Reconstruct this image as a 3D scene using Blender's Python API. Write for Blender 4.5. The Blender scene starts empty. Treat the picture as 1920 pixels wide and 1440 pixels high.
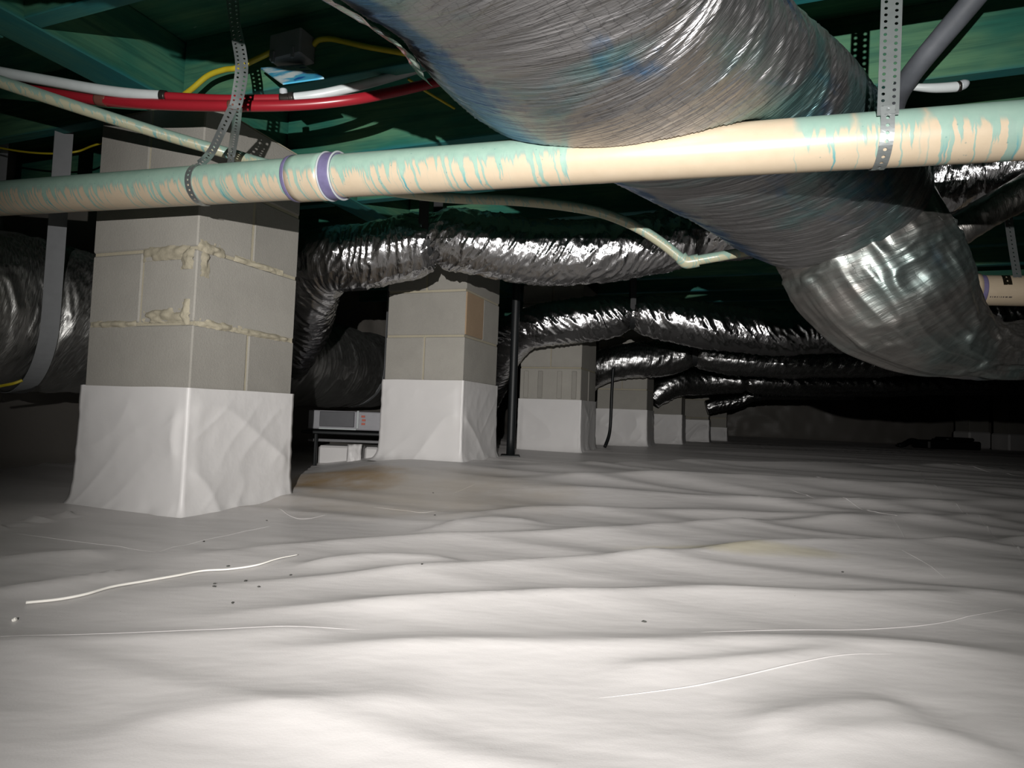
import bpy, bmesh, math, random
import numpy as np
from mathutils import Vector, Matrix

# ------------------------------------------------------------------ camera, light, exposure
F_PX, PITCH, ROLL = 1162.0, 0.046, 0.0373
CAM_Z = 0.30
cp, sp, cr, sr = math.cos(PITCH), math.sin(PITCH), math.cos(ROLL), math.sin(ROLL)
M = np.array([[cr, -sr, 0], [sr, cr, 0], [0, 0, 1]]) @ np.array([[1, 0, 0], [0, sp, -cp], [0, cp, sp]])
CAM = np.array([0, 0, CAM_Z])
scene = bpy.context.scene
COL = scene.collection

cam_d = bpy.data.cameras.new('camera')
cam_d.sensor_width = 36.0
cam_d.lens = 36.0 * F_PX / 1920.0
cam_d.clip_start = 0.02
cam = bpy.data.objects.new('camera', cam_d)
COL.objects.link(cam)
cam.matrix_world = Matrix(((M[0][0], -M[1][0], -M[2][0], CAM[0]),
                           (M[0][1], -M[1][1], -M[2][1], CAM[1]),
                           (M[0][2], -M[1][2], -M[2][2], CAM[2]), (0, 0, 0, 1)))
scene.camera = cam

world = bpy.data.worlds.new('world')
scene.world = world
world.use_nodes = True
bg = world.node_tree.nodes['Background']
bg.inputs[0].default_value = (0.5, 0.6, 0.62, 1)
bg.inputs[1].default_value = 0.0015

def at(u, v, D):
    """point of the place seen at pixel (u, v) at depth D"""
    return CAM + M.T @ np.array([(u - 960) / F_PX * D, (v - 720) / F_PX * D, D])

# hand torch held a little above and left of the lens
lamp_d = bpy.data.lights.new('torch_light', 'SPOT')
lamp_d.energy = 280
lamp_d.color = (1.0, 0.97, 0.94)
lamp_d.spot_size = math.radians(84)
lamp_d.spot_blend = 1.0
lamp_d.shadow_soft_size = 0.006
lamp = bpy.data.objects.new('torch_light', lamp_d)
COL.objects.link(lamp)
LP = np.array([-0.07, -0.50, CAM_Z + 0.155])
lamp.location = LP
aim = at(1040, 615, 3.0) - LP
lamp.rotation_euler = Vector(aim).to_track_quat('-Z', 'Y').to_euler()

vs = scene.view_settings
vs.view_transform = 'Standard'
vs.look = 'None'
vs.exposure = 0.0
vs.gamma = 1.0
vs.use_curve_mapping = False

# ------------------------------------------------------------------ helpers
rng = np.random.default_rng(7)
random.seed(7)
TAB = rng.random((256, 256))

def vnoise(x, y, per_y=256, seed=0):
    x = np.asarray(x, float) + seed * 17.31
    y = np.asarray(y, float)
    xi = np.floor(x).astype(int); yi = np.floor(y).astype(int)
    fx = x - xi; fy = y - yi
    fx = fx * fx * (3 - 2 * fx); fy = fy * fy * (3 - 2 * fy)
    x0 = xi % 256; x1 = (xi + 1) % 256
    o = (seed * 37) % 256
    y0 = (yi % per_y + o) % 256; y1 = ((yi + 1) % per_y + o) % 256
    return (TAB[x0, y0] * (1 - fx) + TAB[x1, y0] * fx) * (1 - fy) + (TAB[x0, y1] * (1 - fx) + TAB[x1, y1] * fx) * fy

def ridge(n):
    return 1 - np.abs(2 * n - 1)

def sstep(a, b, x):
    t = np.clip((np.asarray(x, float) - a) / (b - a), 0, 1)
    return t * t * (3 - 2 * t)

def link(name, me, mat=None, parent=None):
    o = bpy.data.objects.new(name, me)
    COL.objects.link(o)
    if mat is not None and len(me.materials) == 0:
        me.materials.append(mat)
    if parent is not None:
        o.parent = parent
    return o

def tag(o, label=None, cat=None, group=None, kind=None):
    if label: o['label'] = label
    if cat: o['category'] = cat
    if group: o['group'] = group
    if kind: o['kind'] = kind
    return o

def empty(name, loc, label=None, cat=None, group=None, kind=None):
    o = bpy.data.objects.new(name, None)
    COL.objects.link(o)
    o.location = loc
    o.empty_display_size = 0.05
    return tag(o, label, cat, group, kind)

def put(o, parent):
    """parent a mesh built in world coordinates under an Empty"""
    o.parent = parent
    o.matrix_parent_inverse = Matrix.Translation(-Vector(parent.location))
    return o

def mesh_from(name, verts, faces, uvs=None, smooth=True):
    me = bpy.data.meshes.new(name)
    me.from_pydata([tuple(v) for v in verts], [], faces)
    if uvs is not None:
        ul = me.uv_layers.new(name='UVMap')
        li = np.empty(len(me.loops), dtype=np.int32)
        me.loops.foreach_get('vertex_index', li)
        ul.data.foreach_set('uv', np.asarray(uvs, dtype=np.float32)[li].ravel())
    if smooth:
        me.polygons.foreach_set('use_smooth', [True] * len(me.polygons))
    me.update()
    return me

def box_mesh(name, sx, sy, sz, bevel=0.003, origin=(0, 0, 0)):
    bm = bmesh.new()
    bmesh.ops.create_cube(bm, size=1.0)
    bmesh.ops.scale(bm, vec=(sx, sy, sz), verts=bm.verts)
    if bevel:
        bmesh.ops.bevel(bm, geom=bm.edges[:] + bm.verts[:], offset=bevel, segments=1, affect='EDGES')
    bmesh.ops.translate(bm, vec=origin, verts=bm.verts)
    me = bpy.data.meshes.new(name)
    bm.to_mesh(me); bm.free()
    return me

def spline(pts, n, extra=None):
    """Catmull-Rom through points, resampled to n by arc length; extra: values carried along"""
    P = np.array(pts, float)
    X = np.array(extra, float) if extra is not None else np.zeros(len(P))
    A = np.hstack([P, X[:, None]])
    A = np.vstack([2 * A[0] - A[1], A, 2 * A[-1] - A[-2]])
    out = []
    for i in range(1, len(A) - 2):
        t = np.linspace(0, 1, 40, endpoint=False)[:, None]
        p0, p1, p2, p3 = A[i - 1], A[i], A[i + 1], A[i + 2]
        out.append(.5 * (2 * p1 + (p2 - p0) * t + (2 * p0 - 5 * p1 + 4 * p2 - p3) * t ** 2 + (3 * p1 - p0 - 3 * p2 + p3) * t ** 3))
    out.append(A[-2][None])
    Q = np.vstack(out)
    d = np.concatenate([[0], np.cumsum(np.linalg.norm(np.diff(Q[:, :3], axis=0), axis=1))])
    s = np.linspace(0, d[-1], n)
    R = np.stack([np.interp(s, d, Q[:, k]) for k in range(4)], 1)
    return R[:, :3], s, R[:, 3]

def frames(P):
    T = np.gradient(P, axis=0)
    T /= np.linalg.norm(T, axis=1)[:, None]
    U = np.zeros_like(P)
    u = np.array([0, 0, 1.0]); u = u - T[0] * (u @ T[0])
    if np.linalg.norm(u) < 1e-3: u = np.array([0, 1.0, 0])
    u /= np.linalg.norm(u)
    for i in range(len(P)):
        u = u - T[i] * (u @ T[i]); u /= np.linalg.norm(u)
        U[i] = u
    S = np.cross(T, U)
    return T, U, S

def tube_mesh(name, pts, rad, n, nv, disp=None, caps=True, post=None, squash=None):
    """tube along pts; rad is a number or one per control point; uv = metres along, metres around (0 = top)"""
    radl = [rad] * len(pts) if np.isscalar(rad) else rad
    P, s, r = spline(pts, n, radl)
    T, U, S = frames(P)
    th = np.linspace(0, 2 * math.pi, nv + 1)
    SS, TH = np.meshgrid(s, th, indexing='ij')
    R = np.repeat(r[:, None], nv + 1, 1)
    if disp is not None:
        R = R + disp(SS, TH, R)
    sq = np.ones(n) if squash is None else spline(pts, n, squash)[2]
    V = P[:, None, :] + R[..., None] * (np.cos(TH)[..., None] * U[:, None, :] * sq[:, None, None] + np.sin(TH)[..., None] * S[:, None, :])
    if post is not None:
        V = post(V, P)
    V[:, -1] = V[:, 0]
    verts = V.reshape(-1, 3)
    rm = float(np.mean(r))
    uv = np.stack([SS, TH * rm], -1).reshape(-1, 2)
    w = nv + 1
    i = np.arange(n - 1)[:, None] * w + np.arange(nv)[None, :]
    faces = np.stack([i, i + 1, i + 1 + w, i + w], -1).reshape(-1, 4).tolist()
    verts = list(verts); uv = list(uv)
    if caps:
        for k in (0, n - 1):
            c = len(verts); verts.append(P[k]); uv.append((s[k], 0))
            for j in range(nv):
                a, b = k * w + j, k * w + j + 1
                faces.append([c, b, a] if k == 0 else [c, a, b])
    return mesh_from(name, verts, faces, uv), P, s, T, U, S

def foil_disp(amp, seed, fs=45, ft=7, slant=0.0, bulge=0.006, pinch=(), plo=0.55, pw=0.03):
    def f(s, th, R):
        y = th / (2 * math.pi)
        x = s + slant * np.sin(th + seed) * 0.05
        n1 = ridge(vnoise(x * fs + 3 * vnoise(s * 9, y * 4, 4, seed + 3), y * ft, ft, seed))
        n2 = ridge(vnoise(x * fs * 1.9 + 2 * n1, y * ft * 2, ft * 2, seed + 1))
        n3 = vnoise(s * 5, y * 3, 3, seed + 2) - .5
        n4 = vnoise(s * fs * 3.1, y * ft * 7, ft * 7, seed + 5) - .5
        d = amp * (0.75 * n1 ** 2 + 0.4 * n2 ** 2 + 0.22 * n4 - .5) + bulge * 2 * n3
        for p in pinch:
            g = np.exp(-((s - p) / pw) ** 2)
            d = d - R * (1 - plo) * g + amp * 1.2 * g * ridge(vnoise(s * 4, y * 14, 14, seed + 4))
        return d
    return f

def ribbon(name, pts, wdir, width, thick, n, mat, parent=None, s0=None):
    """flat strap following pts; wdir: constant vector or one per control point"""
    P, s, _ = spline(pts, n)
    wd = np.array(wdir, float)
    if wd.ndim == 1: wd = np.repeat(wd[None], len(pts), 0)
    wd = np.stack([np.interp(np.linspace(0, 1, n), np.linspace(0, 1, len(wd)), wd[:, k]) for k in range(3)], 1)
    T, _, _ = frames(P)
    wd = wd - T * (wd * T).sum(1)[:, None]
    wd /= np.linalg.norm(wd, axis=1)[:, None]
    N = np.cross(T, wd)
    ring = [(-.5, -.5), (.5, -.5), (.5, .5), (-.5, .5)]
    verts, uv, faces = [], [], []
    for i in range(n):
        for a, b in ring:
            verts.append(P[i] + wd[i] * a * width + N[i] * b * thick); uv.append((s[i], a * width))
    for i in range(n - 1):
        for j in range(4):
            a = i * 4 + j; b = i * 4 + (j + 1) % 4
            faces.append([a, b, b + 4, a + 4])
    faces += [[3, 2, 1, 0], [4 * n - 4, 4 * n - 3, 4 * n - 2, 4 * n - 1]]
    me = mesh_from(name, verts, faces, uv, smooth=False)
    return link(name, me, mat, parent)

def perforated(name, pts, wdir, width, rows, pitch, hole, mat, parent=None, thick=0.0009):
    """galvanised hanger band with punched holes"""
    P, s, _ = spline(pts, 400)
    wd = np.array(wdir, float)
    if wd.ndim == 1: wd = np.repeat(wd[None], len(pts), 0)
    L = s[-1]
    wdl = np.stack([np.interp(np.linspace(0, 1, 400), np.linspace(0, 1, len(wd)), wd[:, k]) for k in range(3)], 1)
    T, _, _ = frames(P)
    wdl = wdl - T * (wdl * T).sum(1)[:, None]
    wdl /= np.linalg.norm(wdl, axis=1)[:, None]
    def mp(a, t):
        a = min(max(a, 0), L)
        p = np.array([np.interp(a, s, P[:, k]) for k in range(3)])
        w = np.array([np.interp(a, s, wdl[:, k]) for k in range(3)])
        return p + w * t
    verts, faces = [], []
    cw = width / rows
    sq = [(-1, -1), (0, -1), (1, -1), (1, 0), (1, 1), (0, 1), (-1, 1), (-1, 0)]
    for r in range(rows):
        tc = -width / 2 + cw * (r + .5)
        off = pitch * .5 * (r % 2)
        k = -1
        while True:
            c = off + (k + .5) * pitch; k += 1
            if c - pitch / 2 >= L: break
            if c + pitch / 2 <= 0: continue
            base = len(verts)
            for (a, b) in sq:
                verts.append(mp(c + a * pitch / 2, tc + b * cw / 2))
            for (a, b) in sq:
                m = math.hypot(a, b)
                verts.append(mp(c + a / m * hole / 2, tc + b / m * hole / 2))
            for j in range(8):
                jn = (j + 1) % 8
                faces.append([base + j, base + jn, base + 8 + jn, base + 8 + j])
    me = mesh_from(name, verts, faces, None, smooth=False)
    o = link(name, me, mat, parent)
    md = o.modifiers.new('thickness', 'SOLIDIFY'); md.thickness = thick; md.offset = 0
    return o

# ------------------------------------------------------------------ materials
def new_mat(name):
    m = bpy.data.materials.new(name); m.use_nodes = True
    nt = m.node_tree; b = nt.nodes['Principled BSDF']
    return m, nt, b

class G:
    """tiny node-graph helper"""
    def __init__(s, nt): s.nt = nt
    def n(s, t, **kw):
        nd = s.nt.nodes.new(t)
        for k, v in kw.items(): setattr(nd, k, v)
        return nd
    def set(s, sock, v):
        if hasattr(v, 'links') or isinstance(v, bpy.types.NodeSocket): s.nt.links.new(v, sock)
        else: sock.default_value = v
    def math(s, op, a, b=0.0, c=None):
        nd = s.n('ShaderNodeMath', operation=op); s.set(nd.inputs[0], a); s.set(nd.inputs[1], b)
        if c is not None: s.set(nd.inputs[2], c)
        return nd.outputs[0]
    def uv(s): return s.n('ShaderNodeUVMap').outputs[0]
    def coord(s, k='Object'): return s.n('ShaderNodeTexCoord').outputs[k]
    def geo(s): return s.n('ShaderNodeNewGeometry').outputs['Position']
    def xyz(s, v):
        nd = s.n('ShaderNodeSeparateXYZ'); s.set(nd.inputs[0], v); return nd.outputs
    def comb(s, x, y, z=0.0):
        nd = s.n('ShaderNodeCombineXYZ'); s.set(nd.inputs[0], x); s.set(nd.inputs[1], y); s.set(nd.inputs[2], z); return nd.outputs[0]
    def scale(s, v, sc, loc=(0, 0, 0), rot=(0, 0, 0)):
        nd = s.n('ShaderNodeMapping'); s.set(nd.inputs[0], v); nd.inputs['Scale'].default_value = sc
        nd.inputs['Location'].default_value = loc; nd.inputs['Rotation'].default_value = rot; return nd.outputs[0]
    def noise(s, v, sc=5, det=3, rough=.5, dist=0.0):
        nd = s.n('ShaderNodeTexNoise'); s.set(nd.inputs['Vector'], v); nd.inputs['Scale'].default_value = sc
        nd.inputs['Detail'].default_value = det; nd.inputs['Roughness'].default_value = rough; nd.inputs['Distortion'].default_value = dist
        return nd.outputs[0]
    def voro(s, v, sc=5, feat='F1'):
        nd = s.n('ShaderNodeTexVoronoi', feature=feat); s.set(nd.inputs['Vector'], v); nd.inputs['Scale'].default_value = sc
        return nd.outputs[0]
    def mr(s, v, a, b, c=0.0, d=1.0):
        nd = s.n('ShaderNodeMapRange', interpolation_type='SMOOTHSTEP'); s.set(nd.inputs[0], v)
        nd.inputs[1].default_value = a; nd.inputs[2].default_value = b; nd.inputs[3].default_value = c; nd.inputs[4].default_value = d
        return nd.outputs[0]
    def mix(s, f, a, b):
        nd = s.n('ShaderNodeMix', data_type='RGBA'); s.set(nd.inputs[0], f); s.set(nd.inputs[6], a); s.set(nd.inputs[7], b); return nd.outputs[2]
    def bump(s, h, st=.3, dist=.01, normal=None):
        nd = s.n('ShaderNodeBump'); s.set(nd.inputs['Height'], h); nd.inputs['Strength'].default_value = st; nd.inputs['Distance'].default_value = dist
        if normal is not None: s.set(nd.inputs['Normal'], normal)
        return nd.outputs[0]

def c4(r, g, b): return (r, g, b, 1)

def plain(name, col, rough=.5, metal=0.0, var=.12, sc=40, bump=.1):
    m, nt, b = new_mat(name); g = G(nt)
    n = g.noise(g.coord('Object'), sc, 4)
    lo = tuple(x * (1 - var) for x in col) + (1,); hi = tuple(min(1, x * (1 + var)) for x in col) + (1,)
    nt.links.new(g.mix(n, lo, hi), b.inputs['Base Color'])
    b.inputs['Roughness'].default_value = rough; b.inputs['Metallic'].default_value = metal
    if bump: nt.links.new(g.bump(n, bump, .002), b.inputs['Normal'])
    return m

def mat_liner(name, col=(.585, .565, .555), floor=False):
    m, nt, b = new_mat(name); g = G(nt)
    p = g.geo()
    big = g.noise(g.scale(p, (1.2, 3.0, 2)), 2.0, 4)
    c = g.mix(big, c4(*[x * .93 for x in col]), c4(*[min(1, x * 1.05) for x in col]))
    if floor:
        pos = g.xyz(p)
        # sand washed over the sheet beside the second pier, dusty patches elsewhere
        dx = g.math('SUBTRACT', pos[0], -0.60); dy = g.math('SUBTRACT', pos[1], 2.27)
        d = g.math('ADD', g.math('POWER', g.math('MULTIPLY', dx, 2.6), 2.0), g.math('POWER', g.math('MULTIPLY', dy, 2.7), 2.0))
        wob = g.noise(p, 6.0, 5, .65)
        s1 = g.mr(g.math('ADD', d, g.math('MULTIPLY', wob, 1.1)), .25, 1.1, 1.0, 0.0)
        dx2 = g.math('SUBTRACT', pos[0], -0.30); dy2 = g.math('SUBTRACT', pos[1], 2.05)
        d2 = g.math('ADD', g.math('POWER', g.math('MULTIPLY', dx2, 1.4), 2.0), g.math('POWER', g.math('MULTIPLY', dy2, 1.9), 2.0))
        s2 = g.mr(g.math('ADD', d2, g.math('MULTIPLY', wob, 1.2)), .5, 1.4, .55, 0.0)
        c = g.mix(s2, c, c4(.42, .36, .28))
        c = g.mix(g.math('MULTIPLY', s1, .95), c, c4(.34, .20, .055))
        dx3 = g.math('SUBTRACT', pos[0], 0.50); dy3 = g.math('SUBTRACT', pos[1], 1.40)
        d3 = g.math('ADD', g.math('POWER', g.math('MULTIPLY', dx3, 3.2), 2.0), g.math('POWER', g.math('MULTIPLY', g.math('ADD', dy3, g.math('MULTIPLY', dx3, .12)), 18.0), 2.0))
        s3 = g.mr(g.math('ADD', d3, g.math('MULTIPLY', wob, 1.0)), .45, 1.4, .6, 0.0)
        c = g.mix(s3, c, c4(.40, .36, .22))
        sp_ = g.mr(g.voro(p, 42.0), .035, .05, 1.0, 0.0)
        keep = g.mr(g.noise(p, 3.0, 2), .55, .62)
        c = g.mix(g.math('MULTIPLY', g.math('MULTIPLY', sp_, keep), .7), c, c4(.10, .09, .07))
    nt.links.new(c, b.inputs['Base Color'])
    n1 = g.noise(g.scale(p, (.5, 1.2, 1)), 12.0, 3)
    n2 = g.noise(p, 420.0, 1)
    h = g.math('ADD', g.math('MULTIPLY', n1, 1.0), g.math('MULTIPLY', n2, .03))
    nt.links.new(g.bump(h, .25, .012), b.inputs['Normal'])
    b.inputs['Roughness'].default_value = .42
    b.inputs['Specular IOR Level'].default_value = .35
    if floor and 'Diffuse Roughness' in b.inputs: b.inputs['Diffuse Roughness'].default_value = .10
    return m

def mat_block(name, col):
    m, nt, b = new_mat(name); g = G(nt)
    oi = g.n('ShaderNodeObjectInfo')
    p = g.geo()
    n = g.noise(p, 9.0, 5, .6)
    f = g.noise(p, 260.0, 3, .7)
    c = g.mix(n, c4(*[x * .82 for x in col]), c4(*[x * 1.15 for x in col]))
    c = g.mix(g.math('MULTIPLY', f, .45), c, c4(*[x * .6 for x in col]))
    hv = g.n('ShaderNodeHueSaturation'); nt.links.new(c, hv.inputs['Color'])
    g.set(hv.inputs['Value'], g.mr(oi.outputs['Random'], 0, 1, .88, 1.12))
    nt.links.new(hv.outputs[0], b.inputs['Base Color'])
    nt.links.new(g.bump(g.math('ADD', f, g.math('MULTIPLY', g.voro(p, 170.0), .5)), .35, .002), b.inputs['Normal'])
    b.inputs['Roughness'].default_value = .92
    return m

def mat_wood(name, dark=False):
    m, nt, b = new_mat(name); g = G(nt)
    oi = g.n('ShaderNodeObjectInfo')
    p = g.coord('Object')
    off = g.n('ShaderNodeVectorMath', operation='ADD'); g.set(off.inputs[0], p)
    g.set(off.inputs[1], g.comb(g.math('MULTIPLY', oi.outputs['Random'], 40.0), g.math('MULTIPLY', oi.outputs['Random'], 13.0), 0.0))
    q = off.outputs[0]
    grain = g.noise(g.scale(q, (1.2, 26, 26)), 3.0, 5, .6, .4)
    blot = g.noise(g.scale(q, (1.0, 3, 3)), 2.3, 4, .6)
    c = g.mix(g.mr(blot, .35, .68), c4(.009, .125, .088), c4(.085, .205, .105))
    c = g.mix(g.mr(grain, .35, .75, 0, .6), c, c4(.004, .060, .042))
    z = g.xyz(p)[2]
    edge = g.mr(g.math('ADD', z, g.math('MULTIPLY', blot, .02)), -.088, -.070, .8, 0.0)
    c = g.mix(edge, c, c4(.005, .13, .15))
    wh = g.mr(g.noise(g.scale(q, (6, 40, 40)), 4.0, 3, .6), .70, .78, 0.0, .6)
    c = g.mix(g.math('MULTIPLY', wh, g.mr(g.noise(q, 1.3, 2), .52, .6)), c, c4(.30, .42, .35))
    nt.links.new(c, b.inputs['Base Color'])
    nt.links.new(g.bump(grain, .4, .002), b.inputs['Normal'])
    b.inputs['Roughness'].default_value = .72
    return m

def mat_foil(name, base=(.62, .62, .63), rough=.26, metal=1.0, scrim=0.0, stain=0.0, bumps=.35, fs=70, fy=9, var=.25, fine=.3, band=None):
    m, nt, b = new_mat(name); g = G(nt)
    uv = g.uv(); s = g.xyz(uv)
    # folds running round the duct, leaning a little
    lean = g.comb(g.math('ADD', s[0], g.math('MULTIPLY', s[1], .28)), s[1], 0.0)
    w1 = g.noise(g.scale(lean, (fs, fy, 1)), 1.0, 4, .62, .6)
    w2 = g.noise(g.scale(lean, (fs * 3.0, fy * 4.0, 1)), 1.0, 3, .6)
    big = g.noise(uv, 6.0, 3)
    h = g.math('ADD', w1, g.math('MULTIPLY', w2, fine))
    col = g.mix(big, c4(*[x * (1 - var) for x in base]), c4(*[min(1, x * (1 + var)) for x in base]))
    if scrim:
        k = 2 * math.pi / .017
        a = g.math('ABSOLUTE', g.math('SINE', g.math('MULTIPLY', g.math('ADD', s[0], g.math('MULTIPLY', w1, .022)), k / 2)))
        c_ = g.math('ABSOLUTE', g.math('SINE', g.math('MULTIPLY', g.math('ADD', s[1], g.math('MULTIPLY', w1, .022)), k / 2)))
        ln = g.math('MINIMUM', g.mr(a, .03, .22), g.mr(c_, .03, .22))
        col = g.mix(g.math('MULTIPLY', g.math('SUBTRACT', 1.0, ln), g.mr(g.noise(uv, 4.0, 3), .35, .65, .0, scrim)), col, c4(*[x * .30 for x in base]))
        h = g.math('ADD', h, g.math('MULTIPLY', ln, .02))
    if stain:
        st = g.noise(g.scale(uv, (3.2, 5.0, 1)), 1.0, 5, .62, .5)
        col = g.mix(g.mr(st, .56, .72, 0, stain), col, c4(.045, .20, .42))
        st2 = g.noise(g.scale(uv, (4, 3.0, 1), (7, 3, 0)), 1.0, 5, .6, .5)
        col = g.mix(g.mr(st2, .50, .66, 0, stain * .75), col, c4(.13, .36, .36))
        if band:
            bd = g.math('ABSOLUTE', g.math('SUBTRACT', g.math('ADD', s[1], g.math('MULTIPLY', g.math('SUBTRACT', st, .5), .22)), band[0]))
            col = g.mix(g.mr(bd, band[1] * .25, band[1], .8, 0.0), col, c4(.03, .13, .30))
        st3 = g.noise(g.scale(uv, (26, 2.5, 1), (2, 9, 0)), 1.0, 4, .6, .4)
        col = g.mix(g.mr(st3, .58, .74, 0, stain * .6), col, c4(.30, .28, .24))
    nt.links.new(col, b.inputs['Base Color'])
    nt.links.new(g.bump(h, bumps, .012), b.inputs['Normal'])
    b.inputs['Metallic'].default_value = metal
    nt.links.new(g.mr(w2, .2, .8, rough * .75, rough * 1.3), b.inputs['Roughness'])
    return m

def mat_pvc(name, length, windows, r, seed=0.0, strength=1.0, lo=(.44, .355, .25), hi=(.53, .44, .325), base=.36):
    """cream PVC with green treatment dye run down from the top; windows: stained lengths (metres along)"""
    m, nt, b = new_mat(name); g = G(nt)
    s = g.xyz(g.uv())
    half = math.pi * r
    a = g.math('DIVIDE', g.math('SUBTRACT', half, g.math('ABSOLUTE', g.math('SUBTRACT', s[1], half))), half)   # 0 top, 1 underside
    one = g.comb(s[0], g.math('MULTIPLY', a, .05), seed)
    wig = g.noise(g.comb(g.math('MULTIPLY', s[0], 30.0), g.math('MULTIPLY', a, 4.0), seed), 1.0, 3)
    sx = g.math('ADD', s[0], g.math('MULTIPLY', g.math('SUBTRACT', wig, .5), .016))
    sx = g.math('ADD', sx, g.math('MULTIPLY', a, -.018))
    drip = g.noise(g.comb(g.math('MULTIPLY', sx, 62.0), 0.0, seed), 1.0, 2, .55)
    thin = g.noise(g.comb(g.math('MULTIPLY', sx, 130.0), 3.3, seed), 1.0, 1)
    low = g.noise(g.comb(g.math('MULTIPLY', s[0], 7.0), 1.7, seed), 1.0, 2)
    front = g.math('ADD', g.math('ADD', base, g.math('MULTIPLY', low, .24)), g.math('MULTIPLY', g.mr(drip, .44, .80), .75))
    wash = g.mr(g.math('SUBTRACT', a, front), -.09, .04, 1.0, 0.0)
    lines = g.math('MULTIPLY', g.mr(thin, .60, .67), g.mr(a, .2, .35))
    win = None
    for (u0, u1, st) in windows:
        wn = g.math('MULTIPLY', g.mr(g.math('ADD', s[0], g.math('MULTIPLY', wig, .02)), u0, u0 + .02), g.mr(g.math('ADD', s[0], g.math('MULTIPLY', wig, .02)), u1 - .02, u1, 1.0, 0.0))
        wn = g.math('MULTIPLY', wn, st)
        win = wn if win is None else g.math('MAXIMUM', win, wn)
    mask = g.math('MULTIPLY', g.math('MAXIMUM', wash, g.math('MULTIPLY', lines, .8)), win)
    dirt = g.noise(g.scale(g.uv(), (30, 30, 1)), 1.0, 5, .7)
    cream = g.mix(dirt, c4(*lo), c4(*hi))
    green = g.mix(dirt, c4(.19, .33, .27), c4(.34, .47, .39))
    edge = g.math('MULTIPLY', g.math('MULTIPLY', mask, g.math('SUBTRACT', 1.0, mask)), 3.0)
    col = g.mix(g.math('MULTIPLY', mask, strength), cream, green)
    col = g.mix(g.math('MULTIPLY', edge, .55), col, c4(.09, .30, .30))
    drop = g.math('MULTIPLY', g.mr(a, .62, .78), g.math('MULTIPLY', g.mr(drip, .60, .68), win))
    col = g.mix(g.math('MULTIPLY', drop, .8), col, c4(.03, .26, .33))
    speck = g.mr(g.voro(g.uv(), 60.0), .06, .10, .5, 0.0)
    col = g.mix(g.math('MULTIPLY', speck, win), col, c4(.06, .17, .18))
    nt.links.new(col, b.inputs['Base Color'])
    b.inputs['Roughness'].default_value = .33
    nt.links.new(g.bump(g.math('ADD', mask, g.math('MULTIPLY', dirt, .3)), .12, .001), b.inputs['Normal'])
    return m

M_FLOOR = mat_liner('liner_floor', floor=True)
M_WRAP = mat_liner('liner_wrap', (.72, .705, .695))
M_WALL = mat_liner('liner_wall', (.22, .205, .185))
M_BLOCK = mat_block('concrete_block', (.36, .345, .31))
M_BLOCK_TAN = mat_block('concrete_block_tan', (.35, .25, .16))
M_MORTAR = mat_block('mortar', (.44, .40, .30))
M_WOOD = mat_wood('dyed_wood')
M_FOIL_BIG = mat_foil('foil_scrim', (.36, .355, .36), .36, .94, scrim=.4, stain=.8, bumps=.5, fs=58, fy=3.0, band=(.83, .06), fine=.45)
M_FOIL = mat_foil('foil_crumpled', (.50, .50, .51), .17, 1.0, bumps=.30, fs=75, fy=12, fine=.4)
M_FOIL_TRUNK = mat_foil('foil_trunk', (.50, .50, .485), .42, 1.0, bumps=.28, fs=60, fy=10)
M_FOIL_DARK = mat_foil('foil_darker', (.40, .40, .40), .26, 1.0, bumps=.28, fs=60, fy=10)  # darker copy of the crumpled foil, for the far branch ducts
M_FOIL_GREY = mat_foil('foil_dull', (.27, .26, .245), .40, .9, scrim=.3, stain=.35, bumps=.32, fs=24, fy=5)
M_GALV = plain('galvanised_steel', (.46, .50, .50), .34, .85, .15, 60, .1)
M_NYLON = plain('grey_webbing', (.27, .28, .29), .7)
M_BLACK = plain('black_webbing', (.012, .013, .014), .6)
M_STEEL_BLACK = plain('black_paint', (.008, .01, .011), .5)
M_RED = plain('red_tubing', (.26, .012, .02), .3, 0, .1, 20, .03)
M_WHITE = plain('white_tubing', (.50, .54, .54), .3, 0, .15, 25, .03)
M_CRIMP = plain('dark_crimp', (.05, .045, .04), .35, .7)
M_BRASS = plain('smeared_brass', (.17, .07, .05), .45, .3)
M_YELLOW = plain('yellow_cable', (.42, .34, .015), .45, 0, .12, 60, .05)
M_BOX = plain('grey_plastic', (.19, .19, .195), .55)
M_PURPLE = plain('purple_primer', (.15, .135, .25), .4, 0, .3, 60, .03)
M_CONDUIT = plain('grey_jacket', (.085, .092, .105), .5, 0, .45, 30, .1)
M_WHITEBOX = plain('white_enamel', (.30, .30, .32), .4)
M_PANEL = plain('grey_panel', (.09, .092, .10), .5)
M_REDMARK = plain('red_print', (.45, .10, .06), .5)
M_INK = plain('faded_ink', (.10, .08, .07), .7)
M_OFFWHITE = plain('off_white', (.88, .86, .80), .5)
M_DIRT = plain('dirt_crumb', (.06, .06, .055), .9)

# ------------------------------------------------------------------ layout constants
A_FACE = -0.3547
D_ = np.array([math.cos(A_FACE), math.sin(A_FACE)])      # along the joists
E_ = np.array([-math.sin(A_FACE), math.cos(A_FACE)])     # away from the camera
Z_CEIL = CAM_Z + 0.815

def floor_base(x, y):
    x = np.asarray(x, float); y = np.asarray(y, float)
    z = .075 * sstep(1.75, 2.6, y) * sstep(-1.05, -.35, x) - .045 * sstep(4.5, 8.5, y)
    return z

def on_floor(u, v):
    d = M.T @ np.array([(u - 960) / F_PX, (v - 720) / F_PX, 1.0])
    z = 0.0
    for _ in range(12):
        t = (z - CAM_Z) / d[2]
        p = CAM + d * t
        z = float(floor_base(p[0], p[1])) * .6 + z * .4
    return p

def z_at(x, y, v):
    a = (v - 720) / F_PX
    n = M[1] - a * M[2]
    return CAM_Z - (n[0] * x + n[1] * y) / n[2]

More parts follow.
